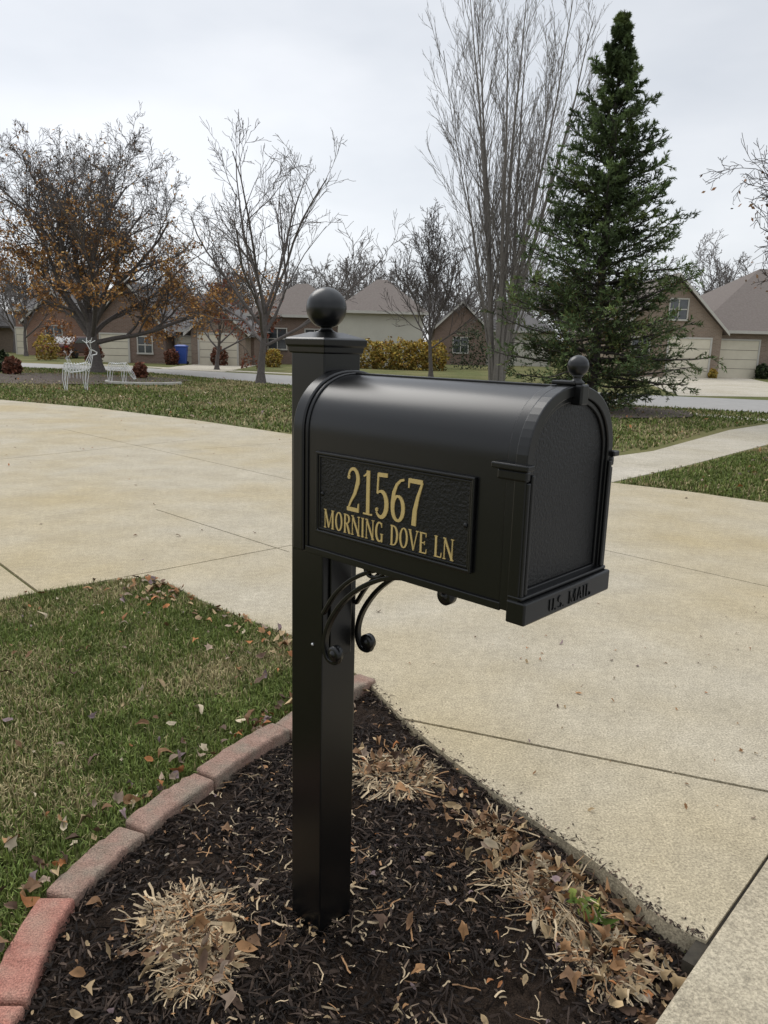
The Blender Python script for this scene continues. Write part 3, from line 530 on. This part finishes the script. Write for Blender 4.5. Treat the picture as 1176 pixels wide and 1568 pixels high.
# spruce
sp_=empty('spruce_tree'); bx,by=4.74,17.6; HT=8.25
tr=np.array([[[bx,by,z] for z in np.linspace(-.05,HT-.1,10)]]); L=[(tr,np.array([np.linspace(.14,.012,10)]))];sd=[8]
zz=[];zc=.36
while zc<HT-.12: zz.append(zc); zc+=.225+.06*rng.random()-.07*(zc/HT)
st=[];d=[];l=[]
for z in zz:
    fr=z/HT; k=int(rng.integers(7,10)) if fr<.6 else int(rng.integers(5,7)); a0=rng.uniform(0,6.28)
    for j in range(k):
        a=a0+j*2*math.pi/k+rng.normal(0,.22); el=-.16+.80*fr**1.3+rng.normal(0,.10); st.append((bx,by,z+rng.normal(0,.05))); d.append((math.cos(a)*math.cos(el),math.sin(a)*math.cos(el),math.sin(el)))
        l.append((2.42*(1-fr)**.82*(.66+.34*min(1,z/.9)) +.05)*rng.choice([rng.uniform(.82,1.2),rng.uniform(.45,.82)],p=[.68,.32]))
st=np.array(st);d=np.array(d);l=np.array(l); P1,R1,T1=grow(st,d,l,.012+.010*l,7,.05,.055,.25); L.append((P1,R1));sd.append(4)
s,dd,l2,r2=kids(P1,R1,T1,l,15,.12,1.,.75,.34,.60,.5,.12,.35); P2,R2,T2=grow(s,dd,l2,np.maximum(r2*.6,.003),4,.08,.02,.4); L.append((P2,R2));sd.append(3)
s,dd,l3,r3=kids(P2,R2,T2,l2,4,.2,1.,.7,.5,.4,.5,.12,.6); P3,R3,T3=grow(s,dd,l3,np.full(len(s),.002),3,.06,.02,.6)
V,F=tubes(L,sd); fast('trunk_and_boughs',V,4,M_barkd,F=F,parent=sp_)
NV=[];NC=[]
def needles(P,T_,k,ln,wd,t0=.0,tipb=1.):
    n,m,_=P.shape; t=t0+(1-t0)*rng.random((n,k)); f=t*(m-1); i=np.minimum(f.astype(int),m-2); fr=(f-i)[...,None]; ar=np.arange(n)[:,None]
    p=(P[ar,i]*(1-fr)+P[ar,i+1]*fr).reshape(-1,3); tn=T_[ar,i+1].reshape(-1,3); q=rng.standard_normal(p.shape); q[:,2]+=.3; dr=norm(norm(tn)+norm(q)*.85); s=norm(np.cross(dr,rng.standard_normal(p.shape)))*wd
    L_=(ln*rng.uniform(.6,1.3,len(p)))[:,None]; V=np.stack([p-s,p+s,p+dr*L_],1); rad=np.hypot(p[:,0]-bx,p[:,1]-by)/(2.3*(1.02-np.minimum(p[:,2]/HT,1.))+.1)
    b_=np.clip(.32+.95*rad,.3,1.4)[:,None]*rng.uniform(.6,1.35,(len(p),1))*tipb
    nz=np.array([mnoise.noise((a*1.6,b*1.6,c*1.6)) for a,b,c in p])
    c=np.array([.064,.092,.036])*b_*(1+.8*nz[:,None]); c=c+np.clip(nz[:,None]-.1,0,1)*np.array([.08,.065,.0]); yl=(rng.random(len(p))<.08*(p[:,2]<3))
    c[yl]=np.array([.15,.11,.04]); NV.append(V.reshape(-1,3)); NC.append(np.repeat(np.clip(c,.004,1),3,0))
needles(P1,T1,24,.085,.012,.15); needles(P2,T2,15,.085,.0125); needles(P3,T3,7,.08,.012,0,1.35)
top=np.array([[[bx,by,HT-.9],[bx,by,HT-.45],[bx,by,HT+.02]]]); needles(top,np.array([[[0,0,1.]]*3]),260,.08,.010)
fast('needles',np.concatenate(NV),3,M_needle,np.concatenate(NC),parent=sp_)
def disc(name,cx,cy,rx,ry,z,mat,n=28):
    V=[(cx,cy,z+.03)]+[(cx+rx*math.cos(a)*(1+.06*math.sin(5*a)),cy+ry*math.sin(a)*(1+.06*math.cos(3*a)),z) for a in np.linspace(0,2*math.pi,n,endpoint=False)]
    return mk(name,V,[(0,1+i,1+(i+1)%n) for i in range(n)],mat)
M_mul=mat('mulch_far',(.045,.032,.025),(.11,.08,.06),scale=6,rough=1,bump=1,bscale=30)
disc('mulch_ring',bx+.1,by-.35,2.1,1.9,.02,M_mul); disc('mulch_ring',-11.3,25.0,4.6,3.6,.02,M_mul)
def shrub(name,c,r,n,cols,size=.06,parent=None):
    c=np.array(c);r=np.array(r); p=norm(rng.standard_normal((n,3)))*rng.uniform(.55,1.,(n,1))**.5
    nz=np.array([mnoise.noise((a*2.3+c[0],b*2.3+c[1],g_*2.3)) for a,b,g_ in p]); p=p*(1+.35*nz[:,None])*r+c; p=p[p[:,2]>.0]; nz=nz[:len(p)]; n=len(p)
    a=norm(rng.standard_normal((n,3)));b=norm(np.cross(a,rng.standard_normal((n,3)))); sz=size*rng.uniform(.5,1.3,(n,1)); V=np.stack([p-a*sz,p-b*sz*.6,p+a*sz,p+b*sz*.6],1)
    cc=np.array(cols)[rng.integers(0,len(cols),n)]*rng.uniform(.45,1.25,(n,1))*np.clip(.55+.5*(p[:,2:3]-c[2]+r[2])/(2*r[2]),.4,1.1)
    return fast(name,V,4,M_col,np.repeat(cc,4,0),parent=parent)
YEL=[(.46,.32,.06),(.38,.21,.04),(.30,.25,.06),(.52,.38,.09)]; GRN=[(.04,.06,.025),(.06,.08,.03),(.03,.045,.02)]; RED=[(.22,.08,.045),(.15,.065,.04)]
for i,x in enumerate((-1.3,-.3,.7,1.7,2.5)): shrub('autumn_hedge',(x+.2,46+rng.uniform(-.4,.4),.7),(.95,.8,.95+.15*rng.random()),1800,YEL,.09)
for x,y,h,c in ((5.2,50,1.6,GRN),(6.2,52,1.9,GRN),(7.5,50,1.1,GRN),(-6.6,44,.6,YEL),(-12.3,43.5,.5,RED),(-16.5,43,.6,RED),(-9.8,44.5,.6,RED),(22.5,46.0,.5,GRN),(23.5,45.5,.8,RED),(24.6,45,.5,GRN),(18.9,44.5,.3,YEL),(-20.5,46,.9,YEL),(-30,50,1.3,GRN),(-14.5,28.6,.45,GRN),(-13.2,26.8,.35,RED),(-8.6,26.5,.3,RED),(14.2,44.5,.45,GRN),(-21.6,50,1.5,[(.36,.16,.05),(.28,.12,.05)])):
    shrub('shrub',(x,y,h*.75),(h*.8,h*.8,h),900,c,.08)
M_white=mat('white_paint',(.66,.66,.64),(.76,.76,.74),rough=.7); M_stone=mat('edging_stone',(.35,.33,.29),(.50,.48,.43),scale=6,rough=.9)
def edging(name,cx,cy,rx,ry,a0,a1):
    V=[];F=[];n=26
    for i in range(n):
        a=a0+(a1-a0)*i/(n-1)
        for r_,z in((1,0),(1,.09),(.93,.09),(.93,0)): V.append((cx+rx*r_*math.cos(a),cy+ry*r_*math.sin(a),z))
    for i in range(n-1):
        for j in range(4): F.append((4*i+j,4*i+(j+1)%4,4*i+4+(j+1)%4,4*i+4+j))
    mk(name,V,F,M_stone,bevel=.02)
edging('stone_edging',-7.5,23.6,1.2,1.1,3.3,6.1)
def wires(name,segs,r,mat,loc,s,rz):
    L=[(np.array([[a,b]],float),np.full((1,2),r)) for a,b in segs]; V,F=tubes(L,[4]*len(L)); o=fast(name,V,4,mat,F=F); o.location=loc; o.scale=(s,s,s); o.rotation_euler=(0,0,rz)
def deer(graze=False):
    sg=[]
    for sx in(-.1,.1):
        B=[(-.35,sx,.62),(-.3,sx,.78),(0,sx,.74),(.3,sx,.80),(.38,sx,.66),(.1,sx,.55),(-.2,sx,.52),(-.35,sx,.62)]
        sg+=list(zip(B[:-1],B[1:])); N_=[(.3,sx,.8),(.42,sx*.6,1.05),(.46,sx*.5,1.18),(.62,sx*.3,1.10),(.60,sx*.3,1.04),(.48,sx*.5,1.02),(.38,sx,.66)]
        if graze: N_=[(.3,sx,.8),(.5,sx*.6,.60),(.62,sx*.5,.42),(.72,sx*.3,.22),(.66,sx*.3,.20),(.52,sx*.5,.36),(.38,sx,.66)]
        sg+=list(zip(N_[:-1],N_[1:]))
        if not graze: A=[(.44,sx*.5,1.18),(.38,sx*1.6,1.36),(.42,sx*2.2,1.52)]; sg+=list(zip(A[:-1],A[1:]))+[(A[1],(.52,sx*2,1.44)),(A[1],(.28,sx*2,1.44))]
        for lx in(-.3,.28):
            sg+=[((lx-.05,sx,.62),(lx-.08,sx,.32)),((lx-.08,sx,.32),(lx-.03,sx,0)),((lx+.06,sx,.60),(lx,sx,.32)),((lx,sx,.32),(lx-.03,sx,0))]
    for x in np.linspace(-.3,.35,9): R_=[(x,.12*math.cos(a),.66+.13*math.sin(a)) for a in np.linspace(0,2*math.pi,9)]; sg+=list(zip(R_[:-1],R_[1:]))
    return sg
wires('reindeer_ornament',deer(),.010,M_white,(-8.0,19.6,0),.88,.7); wires('reindeer_ornament',deer(True),.010,M_white,(-8.1,22.9,.0),.8,-.2); wires('reindeer_ornament',deer(),.010,M_white,(-10.2,24.8,0),.62,2.6)
# ---------------------------------------------------------------- HOUSES
B1=brickmat('brick_brown',(.15,.095,.07),(.20,.13,.10),(.22,.19,.16)); B2=brickmat('brick_tan',(.20,.145,.105),(.26,.19,.14),(.27,.24,.2)); B3=brickmat('brick_orange',(.25,.13,.085),(.20,.10,.07),(.27,.22,.18))
M_cream=mat('siding_cream',(.44,.42,.36),(.52,.50,.43),scale=1,rough=.8)
M_rg=mat('shingle_grey',(.085,.08,.078),(.15,.14,.135),scale=9,rough=.95,bump=.4,bscale=20); M_rb=mat('shingle_brown',(.11,.09,.078),(.18,.15,.13),scale=9,rough=.95,bump=.4,bscale=20)
M_trim=mat('trim_white',(.42,.40,.36),(.50,.48,.43),rough=.6); M_gar=mat('garage_cream',(.56,.51,.40),(.64,.59,.47),scale=2,rough=.55)
M_glass=mat('window_glass',(.03,.035,.04),(.06,.065,.07),rough=.08,spec=.8)
def wing(e,k,x0,x1,y0,y1,ev,rg,kind,wm,rm,oh=.35):
    pre='wing%d_'%k
    xm=(x0+x1)/2; ym=(y0+y1)/2; X0,X1,Y0,Y1=x0-oh,x1+oh,y0-oh,y1+oh
    if kind=='y':
        V=[(x0,y0,-.1),(x1,y0,-.1),(x1,y0,ev),(xm,y0,rg-.12),(x0,y0,ev),(x0,y1,-.1),(x1,y1,-.1),(x1,y1,ev),(xm,y1,rg-.12),(x0,y1,ev)]
        F=[(0,1,2,3,4),(9,8,7,6,5),(0,4,9,5),(1,6,7,2),(0,5,6,1),(4,3,8,9),(3,2,7,8)]; mk(pre+'walls',V,F,wm,e)
        sl=(rg-ev)/(xm-x0); ze=ev-oh*sl+.03
        for sg,(xa) in((-1,X0),(1,X1)):
            V=[(xa,Y0,ze),(xm,Y0,rg),(xm,Y1,rg),(xa,Y1,ze),(xa,Y0,ze+.16),(xm,Y0,rg+.16),(xm,Y1,rg+.16),(xa,Y1,ze+.16)]
            mk(pre+'roof_%d'%sg,V,[(0,1,2,3),(4,5,6,7),(0,1,5,4),(1,2,6,5),(2,3,7,6),(3,0,4,7)],rm,e)
            V=[(xa,Y0-.05,ze-.06),(xm,Y0-.05,rg-.04),(xm,Y0-.05,rg+.15),(xa,Y0-.05,ze+.13),(xa,Y0-.005,ze-.06),(xm,Y0-.005,rg-.04),(xm,Y0-.005,rg+.15),(xa,Y0-.005,ze+.13)]
            mk(pre+'rake_%d'%sg,V,[(0,1,2,3),(7,6,5,4),(0,1,5,4),(1,2,6,5),(2,3,7,6),(3,0,4,7)],M_trim,e)
    else:
        box(pre+'walls',x0,x1,y0,y1,-.1,ev,wm,e)
        inset=min((Y1-Y0)/2,(X1-X0)/2-.05)*.9
        V=[(X0,Y0,ev),(X1,Y0,ev),(X1,Y1,ev),(X0,Y1,ev),(X0+inset,ym,rg),(X1-inset,ym,rg)]
        mk(pre+'roof',V,[(0,1,5,4),(1,2,5),(2,3,4,5),(3,0,4),(3,2,1,0)],rm,e)
        box(pre+'fascia',X0,X1,Y0-.06,Y0-.005,ev-.14,ev+.03,M_trim,e)
def frameb(e,nm,x,w_,y,z0,z1,t=.1):
    box(nm+'_l',x-w_/2-t,x-w_/2-.002,y-.08,y+.0-.003,z0,z1,M_trim,e); box(nm+'_r',x+w_/2+.002,x+w_/2+t,y-.08,y-.003,z0,z1,M_trim,e); box(nm+'_t',x-w_/2-t,x+w_/2+t,y-.085,y-.003,z1+.002,z1+t,M_trim,e)
def garage(e,k,x,w_,y,h=2.2,cols=4):
    box('garage_door_%d'%k,x-w_/2,x+w_/2,y-.05,y-.02+.01,-.05,h,M_gar,e)
    for i in range(1,4): box('garage_groove_%d_%d'%(k,i),x-w_/2+.02,x+w_/2-.02,y-.056,y-.0505,h*i/4-.012,h*i/4+.012,M_rb,e)
    frameb(e,'garage_trim_%d'%k,x,w_,y,0,h)
def window(e,k,x,w_,y,z0,z1):
    box('window_glass_%d'%k,x-w_/2,x+w_/2,y-.03,y-.01,z0,z1,M_glass,e); frameb(e,'window_frame_%d'%k,x,w_,y,z0,z1,.07); box('window_sill_%d'%k,x-w_/2-.1,x+w_/2+.1,y-.1,y-.003,z0-.1,z0-.002,M_trim,e)
    box('window_mullion_%d'%k,x-.03,x+.03,y-.045,y-.031,z0,z1,M_trim,e); box('window_rail_%d'%k,x-w_/2,x+w_/2,y-.052,y-.046,(z0+z1)/2-.03,(z0+z1)/2+.03,M_trim,e)
h=empty('brick_house')
wing(h,0,13.6,19.4,45,57,2.75,5.7,'y',B2,M_rb,.3); wing(h,1,18.6,34,46.5,62,2.75,7.2,'hip',B2,M_rb,.4)
garage(h,0,17.55,2.4,45); garage(h,1,21.0,2.6,46.5); window(h,2,16.7,1.0,45,3.3,4.4); window(h,3,14.7,1.0,45,.9,2.2); window(h,4,24.6,1.6,46.5,.8,2.2); window(h,5,27.5,1.6,46.5,.8,2.2)
h=empty('ranch_house')
wing(h,0,-17.5,-13.2,45.5,55,2.0,4.6,'y',B1,M_rg); wing(h,1,-16,-8.2,47,56,2.0,4.4,'hip',B1,M_rg); wing(h,2,-11.6,-8.4,45.2,50,1.95,3.4,'y',B2,M_rg)
garage(h,0,-10.0,2.2,45.2,1.75); garage(h,1,-12.4,1.1,47,1.6); window(h,2,-14.4,.8,45.5,.6,1.5); garage(h,4,-16.2,1.6,45.5,1.6)
h=empty('beige_house')
wing(h,0,-3.3,2.2,50,60,3.5,5.9,'hip',M_cream,M_rb); wing(h,1,-9.5,-3.0,52,61,3.2,5.6,'hip',B1,M_rb); window(h,1,-7.5,1.2,52,1,2.3); window(h,2,-5.0,1.2,52,1,2.3)
h=empty('distant_house')
wing(h,0,3.8,8.2,64,72,2.9,5.0,'y',B1,M_rg); wing(h,1,7.5,14,66,74,2.9,5.2,'hip',M_cream,M_rg); window(h,2,6,1.2,64,1,2.2); window(h,3,10,1.4,66,1,2.3)
h=empty('orange_brick_house')
wing(h,0,-29,-24.5,60,68,3.4,5.4,'hip',B3,M_rg); wing(h,1,-27.5,-23,58.5,64,2.6,4.6,'y',B3,M_rg); window(h,2,-25.4,1.2,58.5,.9,2.2); garage(h,3,-28.3,1.4,60,2)
h=empty('distant_house')
wing(h,0,-44,-34,66,74,2.4,4.6,'hip',M_cream,M_rg); wing(h,1,-38,-33.5,64,70,2.3,4.1,'y',B2,M_rg); garage(h,2,-35.7,2.4,64,1.9); window(h,3,-41,1.4,66,.9,2.0)
# car (three-quarter rear view)
M_red=mat('car_paint_red',(.045,.008,.008),(.065,.011,.010),rough=.35); M_tyre=mat('tyre',(.012,.012,.012),(.02,.02,.02),rough=.9)
c=empty('parked_car',(-21.9,53.5,0),1.45)
prof=[(-2.2,.35),(-2.25,.75),(-2.1,.95),(-1.55,1.0),(-1.0,1.42),(.35,1.45),(1.05,1.02),(2.0,.88),(2.22,.65),(2.2,.35)]
n=len(prof); V=[(x,-.85,z) for x,z in prof]+[(x,.85,z) for x,z in prof]; mk('body',V,[tuple(range(n)),tuple(range(n,2*n))[::-1]]+[(i,(i+1)%n,n+(i+1)%n,n+i) for i in range(n)],M_red,c,bevel=.06)
V=[(x,-.87,z) for x,z in [(-1.4,1.0),(-.95,1.35),(.3,1.38),(.85,1.03)]]; V+=[(x,.87,z) for x,_,z in V]; mk('side_windows',V,[(0,1,2,3),(7,6,5,4),(0,1,5,4),(1,2,6,5),(2,3,7,6),(3,0,4,7)],M_glass,c,bevel=.02)
mk('rear_window',[(-1.57,-.68,1.02),(-1.57,.68,1.02),(-1.06,.6,1.41),(-1.06,-.6,1.41)],[(0,1,2,3)],M_glass,c)
for sg in(-1,1): box('tail_light_%d'%sg,-2.27,-2.2,sg*.7-.12,sg*.7+.12,.72,.86,mat('lens_red',(.4,.02,.02)),c,.01)
for k,(x,y) in enumerate(((-1.4,-.80),(1.4,-.80),(-1.4,.80),(1.4,.80))): lathe('wheel_%d'%k,[(.0001,-.11),(.2,-.11),(.33,-.1),(.34,0),(.33,.1),(.0001,.11)],M_tyre,c,loc=(x,y,.33),axis='Y',seg=20)
M_blue=mat('bin_blue',(.02,.06,.28),(.03,.08,.34),rough=.5); e=empty('recycling_bin',(-11.9,44.2,0),.1)
frustum('bin_body',[(.24,.05),(.32,1.0)],M_blue,e,.02); frustum('bin_lid',[(.35,1.005),(.35,1.05),(.2,1.12)],M_blue,e,.01); box('handle',-.25,.25,.33,.40,.92,.97,M_blue,e)
for k,x in enumerate((-.25,.25)): lathe('bin_wheel_%d'%k,[(.0001,-.04),(.1,-.04),(.1,.04),(.0001,.04)],M_tyre,e,loc=(x,.28,.1),axis='Y',seg=14)
M_sg=mat('sign_green',(.012,.03,.02),(.016,.038,.026),rough=.4); e=empty('street_sign',(9.0,17.0,0),.15)
lathe('pole',[(.03,-.1),(.03,2.45),(.0001,2.46)],M_steel,e,seg=12); box('name_blade',-.72,.30,-.045,-.035,2.18,2.38,M_sg,e,.004)
for k in range(6): box('letter_stroke_%d'%k,-.64+k*.13,-.59+k*.13,-.050,-.0455,2.23,2.33,M_white,e); box('letter_bar_%d'%k,-.588+k*.13,-.55+k*.13,-.050,-.0455,2.23,2.25,M_white,e)
